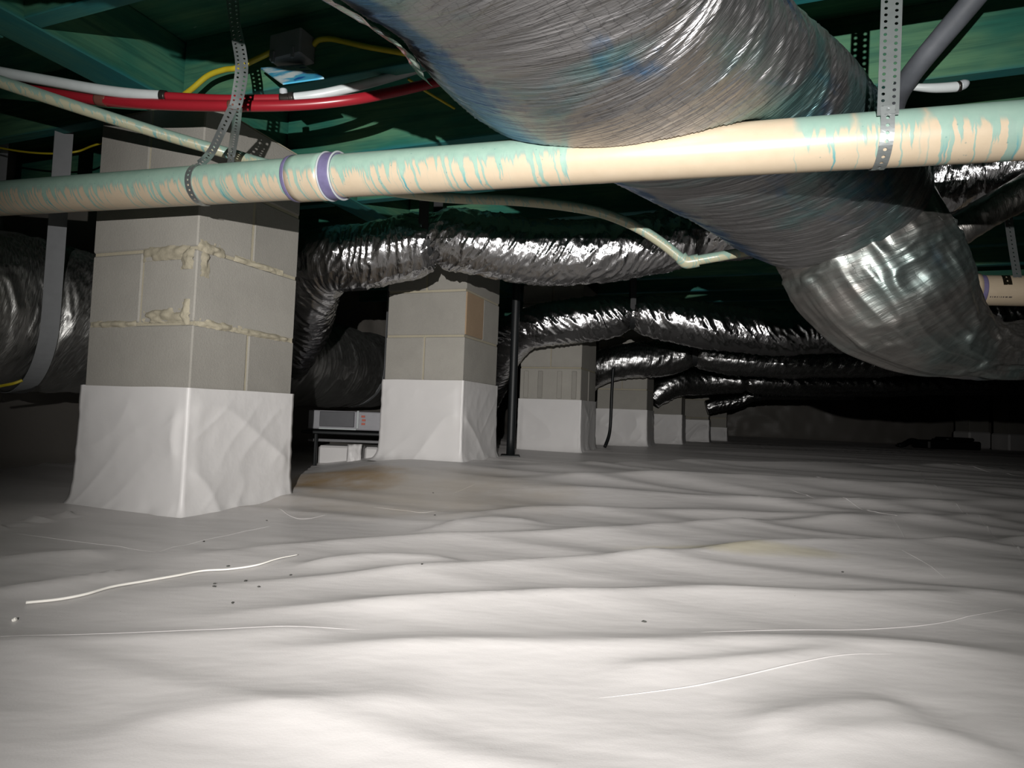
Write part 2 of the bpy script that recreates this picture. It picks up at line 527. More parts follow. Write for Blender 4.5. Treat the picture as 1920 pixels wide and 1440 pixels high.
# ------------------------------------------------------------------ floor liner
CRESTS = [  # crest seen in the photograph: pixels, height, near-side length, far-side length
    ([(300, 1112), (480, 1098), (640, 1090), (790, 1080), (1120, 1058), (1431, 1038), (1875, 1024), (2050, 1015)], .011, .10, .05),
    ([(360, 1046), (480, 1033), (647, 1023), (813, 1016), (1120, 1007), (1431, 991), (1684, 982), (1960, 972)], .010, .09, .06),
    ([(840, 975), (980, 966), (1120, 967), (1340, 968), (1500, 976), (1700, 972)], .009, .09, .07),
    ([(1000, 925), (1120, 928), (1440, 946), (1800, 951), (2000, 950)], .010, .10, .08),
    ([(950, 905), (1200, 900), (1480, 905), (1650, 917), (1960, 925)], .012, .16, .10),
    ([(1000, 878), (1300, 872), (1500, 879), (1920, 884)], .014, .25, .12),
    ([(400, 1165), (480, 1157), (800, 1142), (1120, 1127), (1300, 1118), (1600, 1128), (1900, 1120)], .010, .08, .06),
    ([(500, 1232), (900, 1220), (1200, 1222), (1450, 1216), (1700, 1226), (1950, 1238)], .008, .08, .06),
    ([(-50, 1215), (300, 1205), (620, 1192)], .004, .05, .04),
    ([(1150, 1262), (1350, 1255), (1600, 1240)], .004, .05, .02),
    ([(1400, 1375), (1560, 1350), (1720, 1345)], .006, .06, .05),
    ([(1500, 1412), (1700, 1395), (1900, 1420)], .005, .06, .05),
    ([(-80, 1130), (100, 1105), (260, 1075)], .007, .06, .05),
    ([(-80, 1070), (60, 1050), (200, 1040)], .008, .07, .06),
    ([(-80, 1010), (60, 985), (130, 965)], .008, .07, .06),
    ([(560, 1065), (700, 1052), (860, 1058)], .006, .05, .04),
    ([(780, 1000), (900, 985), (1010, 990)], .006, .06, .04),
    ([(200, 1375), (500, 1350), (800, 1330)], .005, .07, .06),
]
def smooth_interp(x, xs, ys):
    return np.interp(x, xs, ys)

CREST_W = []
for px, h, wn, wf in CRESTS:
    W_ = np.array([on_floor(u, v)[:2] for u, v in px])
    k = np.argsort(W_[:, 0]); W_ = W_[k]
    P_, _, _ = spline(np.c_[W_, np.zeros(len(W_))], 60)
    P_ = P_[np.argsort(P_[:, 0])]
    CREST_W.append((P_[:, 0], P_[:, 1], h, wn, wf))

def floor_z(x, y):
    x = np.asarray(x, float); y = np.asarray(y, float)
    z = floor_base(x, y)
    for xs, ys, h, wn, wf in CREST_W:
        L = xs[-1] - xs[0]
        win = sstep(xs[0] - .12 * L, xs[0] + .2 * L, x) * (1 - sstep(xs[-1] - .2 * L, xs[-1] + .12 * L, x))
        dy = y - smooth_interp(x, xs, ys) + .012 * (vnoise(x * 5, y * 0 + h * 900, seed=9) - .5)
        prof = np.where(dy < 0, np.exp(dy / (wn * .85)), np.exp(-(np.abs(dy) / (wf * .85)) ** 1.5))
        z = z + 2.0 * h * win * prof * (.75 + .5 * vnoise(x * 3.3, y * 1.1, seed=int(h * 1000) + 3))
    yy = y + .37 * x
    far = sstep(.9, 2.6, y)
    z = z + (.009 + .012 * far) * (vnoise(x * .8 + 5, yy * 4.2, seed=1) - .5)
    z = z + .010 * (ridge(vnoise(x * .9, yy * 7.0 + 1.6 * vnoise(x * 1.2, yy * 2, seed=5), seed=2)) - .5) * (.6 + .8 * far)
    z = z + .0026 * (vnoise(x * 2.2, yy * 17, seed=4) - .5)
    return z

q = np.linspace(0, 1, 640)[:, None]
yv = -0.7 + 1.05 * (np.exp(2.78 * q) - 1)
t = np.linspace(-1.7, 1.7, 330)[None, :]
Y = np.repeat(yv, 330, 1)
X = t * (np.maximum(Y, 0) * .8 + 1.0)
Z = floor_z(X, Y)
V = np.stack([X, Y, Z], -1).reshape(-1, 3)
i = np.arange(639)[:, None] * 330 + np.arange(329)[None, :]
fc = np.stack([i, i + 1, i + 331, i + 330], -1).reshape(-1, 4).tolist()
floor = link('floor', mesh_from('floor', V, fc), M_FLOOR)
tag(floor, 'wrinkled pale grey plastic ground liner spread over the crawlspace', kind='structure')

# raised fold lines and lap seams in the sheet
def fold(px, w, h, name='crease', mat=None, n=60, lift=.0008):
    P_, s, _ = spline([np.append(on_floor(u, v)[:2], 0) for u, v in px], n)
    T = np.gradient(P_, axis=0); T /= np.linalg.norm(T, axis=1)[:, None]
    Nn = np.stack([-T[:, 1], T[:, 0]], 1)
    verts, faces = [], []
    for k in range(n):
        e = math.sin(math.pi * min(1, max(0, k / (n - 1)))) ** .5 + .01
        for a, hh in ((-1, -.0008), (-.3, h * e * .27), (.3, h * e * .27), (1, -.0008)):
            x, y = P_[k, :2] + Nn[k] * a * w * e * .28
            verts.append((x, y, float(floor_z(x, y)) + hh + 0))
    for k in range(n - 1):
        for j in range(3):
            a = k * 4 + j; faces.append([a, a + 1, a + 5, a + 4])
    return link(name, mesh_from(name, verts, faces), mat or M_FLOOR, floor)

for px, w, h in [
    ([(1480, 922), (1505, 932), (1528, 945)], .012, .006),
    ([(1580, 946), (1610, 958), (1635, 972), (1682, 982)], .012, .007),
    ([(1672, 982), (1690, 1000), (1712, 1025)], .010, .006),
    ([(1690, 1045), (1730, 1063), (1772, 1088)], .008, .004),
    ([(1720, 880), (1735, 905), (1762, 930), (1772, 945)], .014, .007),
    ([(1790, 953), (1805, 965), (1815, 978)], .012, .006),
    ([(1836, 978), (1855, 998), (1872, 1022)], .012, .007),
    ([(1896, 1025), (1910, 1038), (1925, 1055)], .012, .007),
    ([(1310, 1195), (1450, 1190), (1640, 1180), (1760, 1170), (1900, 1145)], .006, .003),
    ([(1120, 1310), (1300, 1292), (1480, 1262), (1600, 1244), (1680, 1242)], .006, .003),
    ([(30, 1002), (100, 1010), (200, 1022), (295, 1036)], .008, .004),
    ([(295, 1036), (330, 1026), (400, 1008), (505, 985)], .008, .004),
    ([(450, 996), (480, 990), (509, 984)], .010, .006),
    ([(0, 1203), (160, 1198), (400, 1192), (690, 1187)], .005, .0025),
    ([(700, 955), (760, 962), (800, 966), (850, 955)], .010, .004),
    ([(520, 955), (560, 972), (610, 968)], .012, .006),
    ([(850, 928), (870, 920), (895, 912)], .014, .005),
    ([(1530, 895), (1600, 902), (1660, 912)], .016, .008),
    ([(1770, 880), (1850, 888), (1920, 896)], .016, .008),
]:
    fold(px, w, h)

# thin raised white line along the liner
sp_ = [(48, 1138), (110, 1131), (160, 1122), (210, 1108), (270, 1094), (330, 1081), (380, 1071), (430, 1068), (480, 1063), (520, 1054), (558, 1046)]
pts = []
for u, v in sp_:
    p = on_floor(u, v); pts.append((p[0], p[1], float(floor_z(p[0], p[1])) + .0035))
me, *_ = tube_mesh('white_line', pts, [.0020] * 6 + [.0016] * 3 + [.0011, .0007], 120, 8)
tag(link('white_line', me, M_OFFWHITE), 'thin white line lying along the liner in front of the nearest pier', 'white_line')

# dark crumbs on the liner
for k, (u, v) in enumerate([(500, 975), (382, 1015), (428, 1061), (545, 1081), (460, 1093), (402, 1099), (401, 1107), (436, 1134), (485, 1107), (790, 1080), (812, 927), (815, 973), (1580, 1074), (1208, 1170)]):
    p = on_floor(u, v)
    bm = bmesh.new(); bmesh.ops.create_icosphere(bm, subdivisions=1, radius=.0032)
    for vt in bm.verts: vt.co *= random.uniform(.6, 1.2)
    bmesh.ops.scale(bm, vec=(random.uniform(1.0, 1.9), .8, .5), verts=bm.verts)
    me = bpy.data.meshes.new('dirt_crumb'); bm.to_mesh(me); bm.free()
    o = link('dirt_crumb', me, M_DIRT)
    o.location = (p[0], p[1], float(floor_z(p[0], p[1])) + .001)
    o.rotation_euler = (0, 0, random.uniform(0, 3))
    tag(o, 'tiny dark crumb of dirt scattered on the pale liner', 'dirt', 'dark crumbs on the liner')
p = on_floor(27, 1165)
bm = bmesh.new(); bmesh.ops.create_icosphere(bm, subdivisions=2, radius=.003)
for vt in bm.verts: vt.co *= random.uniform(.7, 1.2)
me = bpy.data.meshes.new('white_crumb'); bm.to_mesh(me); bm.free()
o = link('white_crumb', me, M_OFFWHITE); o.location = (p[0], p[1], float(floor_z(p[0], p[1])) + .0015)
tag(o, 'single white crumb on the liner below the end of the white line', 'crumb')

# ------------------------------------------------------------------ ceiling: subfloor, joists, girder
def oriented(o, c, ang):
    o.location = c; o.rotation_euler = (0, 0, ang); return o
JH, JT = .184, .038
me = box_mesh('ceiling', 16, 16, .02, 0)
ceiling = link('ceiling', me, M_WOOD)
oriented(ceiling, (1.5, 5.0, Z_CEIL + JH + .0105), A_FACE)
tag(ceiling, 'green dyed plywood subfloor above the joists', kind='structure')
GD = np.array([.372, .928]); GD /= np.linalg.norm(GD)
GC = np.array([-1.025, 1.645])
GN = np.array([GD[1], -GD[0]])
me = box_mesh('girder', 14, .114, JH, .003)
girder = link('girder', me, M_WOOD)
gcen = GC + GD * 3.5
oriented(girder, (gcen[0], gcen[1], Z_CEIL + JH / 2), math.atan2(GD[1], GD[0]))
tag(girder, 'long green dyed timber girder resting on the row of block piers', kind='structure')
j_right = box_mesh('joist', 7.0, JT, JH, .002)
j_left = box_mesh('joist', 3.0, JT, JH, .002)
inv = ceiling.matrix_basis.inverted()
for k in range(-2, 25):
    e0 = 1.25 + .4 * k + JT / 2 + random.uniform(-.006, .006)
    # where the joist line meets the girder
    A = np.array([D_, -GD]).T
    base = E_ * e0
    sol = np.linalg.solve(A, GC - base)
    hit = base + D_ * sol[0]
    for side, mesh, ln in ((1, j_right, 7.0), (-1, j_left, 3.0)):
        if side < 0 and k > 12: continue
        c = hit + D_ * side * (ln / 2 + .064)
        o = link('joist', mesh, M_WOOD, ceiling)
        mw = Matrix.Translation((c[0], c[1], Z_CEIL + JH / 2 + random.uniform(0, .001))) @ Matrix.Rotation(A_FACE, 4, 'Z')
        o.matrix_basis = ceiling.matrix_basis.inverted() @ mw

# ------------------------------------------------------------------ walls
def wall(name, p0, p1, z0, z1, th, mat, label, seed):
    p0 = np.array(p0); p1 = np.array(p1)
    L = np.linalg.norm(p1 - p0); d = (p1 - p0) / L; n = np.array([d[1], -d[0]])
    nx, nz = int(L * 22), 34
    verts, faces = [], []
    for i in range(nx + 1):
        for j in range(nz + 1):
            s = L * i / nx; z = z0 + (z1 - z0) * j / nz
            off = .035 * (ridge(vnoise(s * 3 + z * 2, z * 4, seed=seed)) - .5) + .02 * (vnoise(s * 9, z * 5, seed=seed + 1) - .5)
            off += .12 * math.exp(-(z - z0) / .05)
            q = p0 + d * s + n * off
            verts.append((q[0], q[1], z))
    for i in range(nx):
        for j in range(nz):
            a = i * (nz + 1) + j; faces.append([a, a + nz + 1, a + nz + 2, a + 1])
    m0 = len(verts)
    for (s, z) in ((0, z0), (L, z0), (L, z1), (0, z1)):
        q = p0 + d * s - n * th; verts.append((q[0], q[1], z))
    faces.append([m0 + 3, m0 + 2, m0 + 1, m0])
    o = link(name, mesh_from(name, verts, faces), mat)
    return tag(o, label, kind='structure')
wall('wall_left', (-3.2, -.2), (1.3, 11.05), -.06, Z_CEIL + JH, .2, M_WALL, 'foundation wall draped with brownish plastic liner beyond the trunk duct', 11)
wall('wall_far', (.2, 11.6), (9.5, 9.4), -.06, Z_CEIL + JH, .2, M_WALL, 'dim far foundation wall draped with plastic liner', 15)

# ------------------------------------------------------------------ block piers
W, C_H, BL, BH = .40, .203, .394, .194
full = box_mesh('concrete_block', BL, .194, BH, .0035)
ROW = np.array([-math.sin(A_FACE - .183), math.cos(A_FACE - .183)])
def wrap_mesh(name, z0, z1, seed, flare):
    """liner sleeve round a pier, standing out a little and flaring onto the ground"""
    per = 4 * W
    ns, nz = 240, 80
    f = (np.arange(nz + 1) / nz)[:, None] + np.zeros((1, ns))
    z = z0 + (z1 - z0) * f ** 1.3
    s = (per * np.arange(ns) / ns)[None, :] + np.zeros((nz + 1, 1))
    side = np.floor(s / W + 1e-9).astype(int) % 4
    r = s / W - np.floor(s / W + 1e-9)
    cx = np.array([-.5, .5, .5, -.5]); cy = np.array([-.5, -.5, .5, .5])
    ndx = np.array([1, 0, -1, 0]); ndy = np.array([0, 1, 0, -1])
    nnx = np.array([0, 1, 0, -1]); nny = np.array([-1, 0, 1, 0])
    x = (cx[side] + ndx[side] * r) * W; y = (cy[side] + ndy[side] * r) * W
    edge = np.minimum(r, 1 - r)
    hz = z - z0
    w = ridge(vnoise(s * 2.6 + hz * 4.2, hz * 2.2 - s * 3.0, seed=seed)) ** 3 * .008
    w += ridge(vnoise(s * 9 - hz * 9, hz * 3 + s * 2, seed=seed + 2)) ** 4 * .0022
    w += (vnoise(s * 30, hz * 18, seed=seed + 7) - .5) * .0012
    w *= sstep(0.0, .10, edge) * sstep(z1, z1 - .08, z)
    bulge = .004 * (1 - f) ** 2
    fl = flare * np.exp(-hz / .012) + .010 * np.exp(-hz / .04)
    pl = .007 * sstep(.07, .0, hz) * vnoise(s * 26, hz * 20, seed=seed + 4) * sstep(0, .06, edge)
    off = .004 + w + bulge + fl + pl
    ox = nnx[side] * off; oy = nny[side] * off
    k = np.clip(1 - edge / .03, 0, 1)
    o2 = np.where(r < .5, (side - 1) % 4, (side + 1) % 4)
    com = (.004 + bulge + fl) * k
    wob = .0025 * (vnoise(hz * 40, s * 0 + side, seed=seed + 8) - .3) * k
    ox = ox + nnx[o2] * (com + wob) + nnx[side] * wob; oy = oy + nny[o2] * (com + wob) + nny[side] * wob
    z[-1] += .004 * (vnoise(s[-1] * 7, s[-1] * 0 + .3, seed=seed + 6) - .5)
    V = np.stack([x + ox, y + oy, z], -1).reshape(-1, 3)
    a = np.arange(nz)[:, None] * ns + np.arange(ns)[None, :]
    b = np.arange(nz)[:, None] * ns + (np.arange(ns)[None, :] + 1) % ns
    return mesh_from(name, V, np.stack([a, b, b + ns, a + ns], -1).reshape(-1, 4).tolist())

PIERS = [  # corner u override, wrap top v, base v, first joint line v, label
    (None, 727, 972, 463, 'nearest block pier, tallest, with smeared mortar and white liner sleeve'),
    (None, 714, 868, 543, 'second block pier in the row, with one tan block at its side'),
    (None, 750, 850, 690, 'third block pier, dark grey, with ribbed broken block ends above its sleeve'),
    (None, 769, 838, 731, 'fourth block pier, dim, standing beyond the third in the row'),
    (1277, 778, 835, 745, 'fifth block pier, dark, partly hidden behind the fourth'),
    (1328, 788, 833, 750, 'sixth block pier, a narrow dim strip behind the fifth'),
    (1362, 802, 831, 755, 'farthest block pier of the row, almost lost in the dark'),
]
PIER_POS = []
for i, (uo, vt, vb, vl, label) in enumerate(PIERS):
    q = np.array([-.8497, 1.6323]) + ROW * 1.2413 * i
    if uo:
        p = at(uo, vb, q[1]); q = p[:2]
    zb = float(z_at(q[0], q[1], vb)); zt = float(z_at(q[0], q[1], vt)); zl = float(z_at(q[0], q[1], vl))
    c = q - D_ * W / 2 + E_ * W / 2
    PIER_POS.append((c, q))
    root = empty('block_pier', (c[0], c[1], zb), label, 'pier', 'piers in the row under the girder')
    root.rotation_euler = (0, 0, A_FACE)
    # mortar joints: a core just behind the block faces
    zm = Z_CEIL - .001
    top_k = int(math.floor((zm - zl) / C_H + .001))
    bm = bmesh.new()
    bmesh.ops.create_cube(bm, size=1.0)
    bmesh.ops.scale(bm, vec=(W - .013, W - .013, zm - zb), verts=bm.verts)
    bmesh.ops.translate(bm, vec=(0, 0, (zm - zb) / 2), verts=bm.verts)
    me = bpy.data.meshes.new('mortar'); bm.to_mesh(me); bm.free()
    link('mortar', me, M_MORTAR, root)
    zc = zl - C_H * math.ceil((zl - zt) / C_H)      # lowest course with anything above the sleeve
    k0 = round((zc - zl) / C_H)
    z = zc; k = k0
    while z < zm - .02:
        h = min(BH, zm - z - .009)
        par = k % 2
        if i == 1: par = (k + 1) % 2
        if i >= 2: par = (k + 1) % 2
        for s in (-1, 1):
            me_b = full
            if h < BH - .004:
                me_b = box_mesh('concrete_block', BL, .194, h, .0035)
            mt = M_BLOCK
            if len(me_b.materials) == 0: me_b.materials.append(mt)
            o = link('concrete_block', me_b, mt, root)
            dx, dy = (0, s * .1005) if par == 0 else (s * .1005, 0)
            jit = (random.uniform(-.0015, .0015), random.uniform(-.0015, .0015))
            o.location = (dx + jit[0], dy + jit[1], z - zb + .0045 + h / 2)
            o.rotation_euler = (0, 0, 0 if par == 0 else math.pi / 2)
        z += C_H; k += 1
    wm = wrap_mesh('liner_sleeve', -.012, zt - zb, 3 + i * 5, .030 if i < 4 else .015)
    wr = link('liner_sleeve', wm, M_WRAP, root)
    if i == 0: wr['label'] = 'white plastic liner sleeve with diagonal folds'

root_pier = [o for o in COL.objects if o.name.startswith('block_pier')]
p1 = root_pier[0]; p2 = root_pier[1]; p3 = root_pier[2]
def smear(pier, side, s, z, w, h, seed, t=.008):
    """lump of squeezed-out mortar on a pier face; side 0 = front, 1 = right"""
    nx, nz = 26, 14
    verts, faces = [], []
    for a in range(nx + 1):
        for b in range(nz + 1):
            x = (a / nx - .5) * w; y = (b / nz - .5) * h
            rr = math.hypot(2 * x / w, 2 * y / h) * 1.15 + 1.3 * (float(vnoise(x * 60, y * 90, seed=seed)) - .35)
            dpt = t * max(-1.0, (1 - rr ** 2)) * (.5 + vnoise(x * 130, y * 130, seed=seed + 1))
            if side == 0: verts.append((s + x, -W / 2 - dpt - .001, z + y))
            else: verts.append((W / 2 + dpt + .001, s + x, z + y))
    for a in range(nx):
        for b in range(nz):
            k = a * (nz + 1) + b
            faces.append([k, k + nz + 1, k + nz + 2, k + 1])
    return link('mortar_smear', mesh_from('mortar_smear', verts, faces), M_MORTAR, pier)
zb1 = p1.location.z
zl1 = float(z_at(-.8497, 1.6323, 463)) - zb1
smear(p1, 0, .085, zl1 - .010, .17, .040, 1, .004)
smear(p1, 0, .165, zl1 - .030, .045, .055, 2, .004)
smear(p1, 1, -.170, zl1 - .030, .030, .09, 3, .004)
smear(p1, 1, -.150, zl1 + .008, .09, .035, 4, .005)
smear(p1, 0, .09, zl1 - C_H + .022, .15, .040, 5, .006)
smear(p1, 0, .170, zl1 - C_H + .03, .03, .07, 6, .005)
smear(p1, 1, -.11, zl1 - C_H + .004, .17, .024, 7, .005)
smear(p1, 1, .08, zl1 - C_H + .001, .22, .020, 8, .005)
smear(p1, 1, .03, zl1 + .003, .20, .018, 9, .004)
smear(p1, 0, -.10, zl1 - C_H + .001, .18, .020, 10, .004)
# tan half block set into the side of the second pier
zl2 = float(z_at(*PIER_POS[1][1], 543)) - p2.location.z
me = box_mesh('tan_block', .007, .190, .190, .0015); me.materials.append(M_BLOCK_TAN)
o = link('concrete_block', me, M_BLOCK_TAN, p2); o.location = (W / 2 - .0015, -.1005, zl2 - C_H / 2)
o['label'] = 'tan block face'
# ribbed broken block ends on the third pier
zl3 = float(z_at(*PIER_POS[2][1], 690)) - p3.location.z
for s in (-.155, -.062, .062, .155):
    me = box_mesh('block_rib', .03, .012, .17, .003)
    o = link('block_rib', me, M_BLOCK, p3); o.location = (s, -W / 2 - .003, zl3 - C_H / 2 - .004)


def px(pts): return [at(*p) for p in pts]
def thing_tube(name, pts, rad, n, nv, mat, label, cat, group=None, **kw):
    me, P, s, T, U, S = tube_mesh(name, pts, rad, n, nv, **kw)
    o = link(name, me, mat)
    tag(o, label, cat, group)
    return o, P, s, T, U, S
def part_tube(name, pts, rad, n, nv, mat, parent, **kw):
    me, *_ = tube_mesh(name, pts, rad, n, nv, **kw)
    return put(link(name, me, mat), parent)

# ------------------------------------------------------------------ drain pipe across the foreground
PR = .0455
PA, PB = at(0, 372.5, 1.69), at(1900, 246, .98)
pdir = (PB - PA) / np.linalg.norm(PB - PA)
P0, P1 = PA - pdir * .9, PB + pdir * .9
PL = np.linalg.norm(P1 - P0)
def pipe_s(u):
    """distance along the pipe at picture column u"""
    lo, hi = 0.0, PL
    for _ in range(50):
        m_ = (lo + hi) / 2
        k = M @ (P0 + pdir * m_ - CAM)
        if 960 + F_PX * k[0] / k[2] < u: lo = m_
        else: hi = m_
    return lo
drain = empty('drain_pipe', tuple(P0), 'long cream plastic drain pipe with green drips, strapped below the joists', 'pipe')
M_PVC = mat_pvc('pvc_dyed', PL, [(0, pipe_s(1095), 1.0), (pipe_s(1490), pipe_s(1610), .8), (pipe_s(1600), pipe_s(1740), .75), (pipe_s(1730), PL, .8)], PR)
part_tube('pipe', [P0 + pdir * PL * k / 6 for k in range(7)], PR, 200, 48, M_PVC, drain)
def pipe_piece(name, u0, u1, r0, r1, mat, n=6, nv=48):
    s0, s1 = pipe_s(u0), pipe_s(u1)
    return part_tube(name, [P0 + pdir * (s0 + (s1 - s0) * k / 3) for k in range(4)], [r0, r0 + (r1 - r0) / 3, r0 + (r1 - r0) * 2 / 3, r1], n, nv, mat, drain)
M_PVC2 = mat_pvc('pvc_coupling', 1, [(-1, 5, 1.0)], PR * 1.12, 4.4)
pipe_piece('coupling', 557, 618, PR * 1.12, PR * 1.12, M_PVC2)
pipe_piece('primer_ring', 551, 558, PR * 1.10, PR * 1.13, M_PURPLE)['label'] = 'purple primer ring'
pipe_piece('primer_ring', 617, 634, PR * 1.02, PR * 1.08, M_PURPLE)['label'] = 'purple primer ring'
M_LIP = plain('coupling_lip', (.40, .43, .45), .35)
# rolled lip at the open side of the coupling
def lip(u, R, r, mat, name='coupling_lip'):
    c = P0 + pdir * pipe_s(u)
    up = np.array([0, 0, 1.0]); up -= pdir * (up @ pdir); up /= np.linalg.norm(up); sd = np.cross(pdir, up)
    pts = [c + R * (up * math.cos(a) + sd * math.sin(a)) for a in np.linspace(0, 2 * math.pi, 25)]
    return part_tube(name, pts, r, 96, 8, mat, drain, caps=False)
lip(619, PR * 1.12, .0022, M_LIP)
lip(640, PR * 1.10, .0022, M_LIP)
pipe_piece('coupling', 619, 640, PR * 1.11, PR * 1.10, M_PURPLE)

# ------------------------------------------------------------------ big foil duct
def rel(x, y, z): return np.array([x, y, CAM_Z + z])
bp = [rel(-1.25, .50, .665), rel(-.78, .53, .665), rel(-.43, .57, .665), rel(-.075, .815, .655), rel(.09, 1.03, .645), rel(.34, 1.24, .64), rel(.58, 1.43, .62), rel(.77, 1.58, .60), rel(.85, 1.645, .595), rel(.89, 1.68, .59)]  # near leftward run is out of view, shaped to shade the upper-left joists
brad = [.17, .17, .18, .228, .272, .27, .262, .25, .228, .18]
def dent(V, P):
    """the duct lies on the drain pipe: push its skin back where the pipe presses in"""
    shp = V.shape
    Q = V.copy()
    for _ in range(26):
        w = Q - P0
        tt = (w * pdir).sum(-1, keepdims=True)
        d = np.linalg.norm(w - tt * pdir, axis=-1)
        m_ = d < PR + .0025
        if not m_.any(): break
        cdir = P[:, None, :] - Q
        cdir /= np.linalg.norm(cdir, axis=-1, keepdims=True) + 1e-9
        Q = np.where(m_[..., None], Q + cdir * .004, Q)
    return Q
big, bP, bs, bT, bU, bS = thing_tube('large_duct', bp, brad, 620, 260, M_FOIL_BIG, 'largest silver foil duct, blue stained, sagging over the drain pipe', 'duct',
                disp=foil_disp(.0062, 21, fs=42, ft=6, slant=1.2, bulge=.008), post=dent, squash=[.60, .60, .60, .56, .56, .58, .66, .76, .80, .80])

# crinkled foil tape along the lower left flank of the large duct
def tape_along(P, T, U, S, s, i0, i1, a0, a1, radf, sqf, nv, name, mat, parent):
    idx = np.arange(i0, i1)
    verts, uv = [], []
    for i in idx:
        f_ = (i - i0) / (i1 - i0)
        th = np.radians(np.linspace(a0 + (232 - a0) * f_ ** 1.5, a1, nv))
        r = radf[i]
        for a in th:
            d_ = (.0075 + .006 * float(ridge(vnoise(s[i] * 30, a * 7, seed=61))) + .002 * float(vnoise(s[i] * 70, a * 18, seed=63)))
            verts.append(P[i] + (r + d_) * (math.cos(a) * U[i] * sqf[i] + math.sin(a) * S[i])); uv.append((s[i], a * .24))
    n_ = len(idx)
    k = np.arange(n_ - 1)[:, None] * nv + np.arange(nv - 1)[None, :]
    o = link(name, mesh_from(name, verts, np.stack([k, k + 1, k + 1 + nv, k + nv], -1).reshape(-1, 4).tolist(), uv), mat, parent)
    return o
_, _, _rad = spline(bp, 620, brad)
_, _, _sq = spline(bp, 620, [.60, .60, .60, .56, .56, .58, .66, .76, .80, .80])
M_TAPE = mat_foil('foil_tape', (.74, .72, .70), .22, 1.0, bumps=.12, fs=40, fy=10)
_k = (M @ (bP - CAM).T).T
tape = tape_along(bP, bT, bU, bS, bs, 175, 345, 206, 250, _rad, _sq, 26, 'foil_tape', M_TAPE, big)
tape['label'] = 'bright crinkled foil tape'

# elbow continuing from the end of the large duct
elbow, *_ = thing_tube('elbow_duct', px([(1545, 320, 1.72), (1565, 370, 1.71), (1600, 436, 1.70), (1642, 506, 1.69), (1690, 560, 1.68), (1750, 610, 1.68), (1830, 648, 1.70), (1905, 655, 1.72), (2060, 660, 1.76), (2650, 690, 2.0)]),
     [.165, .19, .206, .208, .192, .142, .085, .078, .08, .085], 460, 220, M_FOIL_GREY, 'dull grey elbow duct drooping below the end of the largest duct', 'duct',
     disp=foil_disp(.017, 31, fs=5, ft=15, bulge=.010))

# ------------------------------------------------------------------ crumpled branch ducts
def branch(name, pts, rad, seed, mat, label, pinch_u, n=620, nv=150, amp=.009, fs=38, ft=9, plo=.72, pw=.035, bulge=.008):
    P3 = px(pts)
    P, s, _ = spline(P3, 400)
    k = (M @ (P - CAM).T).T
    uu = 960 + F_PX * k[:, 0] / k[:, 2]
    ps = []
    for u in pinch_u:
        ps.append(float(s[np.argmin(np.abs(uu - u) + (P[:, 2] < 0) * 1e3)]))
    o, P, s, T, U, S = thing_tube(name, P3, rad, n, nv, mat, label, 'duct', 'branch ducts under the joists', disp=foil_disp(amp, seed, fs=fs, ft=ft, slant=1.5, pinch=ps, plo=plo, pw=pw, bulge=bulge))
    return o, P, s, T, U, S, ps

B2 = branch('branch_duct', [(500, 740, 3.55), (532, 690, 3.2), (572, 610, 2.80), (578, 550, 2.52), (606, 492, 2.38), (680, 480, 2.33), (760, 464, 2.30), (815, 446, 2.28), (900, 456, 2.27),
             (1000, 470, 2.26), (1100, 473, 2.24), (1200, 462, 2.22), (1280, 446, 2.20), (1330, 436, 2.18), (1420, 425, 2.15), (1560, 395, 2.08), (1700, 352, 1.98), (1820, 328, 1.88), (1990, 295, 1.75), (2600, 240, 1.45)],
            [.12, .115, .105, .118, .124, .124, .120, .112, .116, .118, .116, .112, .106, .10, .105, .115, .118, .118, .118, .118], 41, M_FOIL,
            'shiny crumpled duct sagging in front of the second pier', (812, 1322), n=1000)
B3 = branch('branch_duct', [(900, 760, 4.3), (918, 715, 4.05), (945, 655, 3.75), (985, 618, 3.60), (1060, 604, 3.52), (1130, 596, 3.50), (1185, 588, 3.48), (1260, 598, 3.45), (1350, 614, 3.42), (1450, 622, 3.40), (1550, 622, 3.36), (1650, 612, 3.3), (1800, 590, 3.2), (2300, 560, 2.9)],
            [.12, .12, .122, .124, .124, .120, .110, .124, .130, .128, .124, .12, .12, .12], 51, M_FOIL, 'shiny crumpled duct running in front of the third pier', (1185,), n=700, nv=120)
B4 = branch('branch_duct', [(1062, 775, 5.25), (1078, 735, 5.0), (1108, 697, 4.72), (1170, 678, 4.6), (1240, 672, 4.58), (1300, 664, 4.55), (1380, 672, 4.5), (1480, 676, 4.45), (1600, 676, 4.4), (1800, 665, 4.3), (2200, 655, 4.1)],
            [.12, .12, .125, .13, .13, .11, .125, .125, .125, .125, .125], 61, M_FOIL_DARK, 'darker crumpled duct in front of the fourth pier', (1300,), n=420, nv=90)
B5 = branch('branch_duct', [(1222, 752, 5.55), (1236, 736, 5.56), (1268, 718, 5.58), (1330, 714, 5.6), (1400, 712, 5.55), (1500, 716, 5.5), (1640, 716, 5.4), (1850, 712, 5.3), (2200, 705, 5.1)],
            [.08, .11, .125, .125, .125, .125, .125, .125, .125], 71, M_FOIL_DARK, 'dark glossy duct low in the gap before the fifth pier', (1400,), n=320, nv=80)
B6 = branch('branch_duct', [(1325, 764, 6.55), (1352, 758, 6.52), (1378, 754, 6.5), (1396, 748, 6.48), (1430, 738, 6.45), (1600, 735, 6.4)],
            [.07, .075, .07, .06, .07, .08], 81, M_FOIL_DARK, 'short stub of duct glinting in front of the far wall', (), n=200, nv=60)

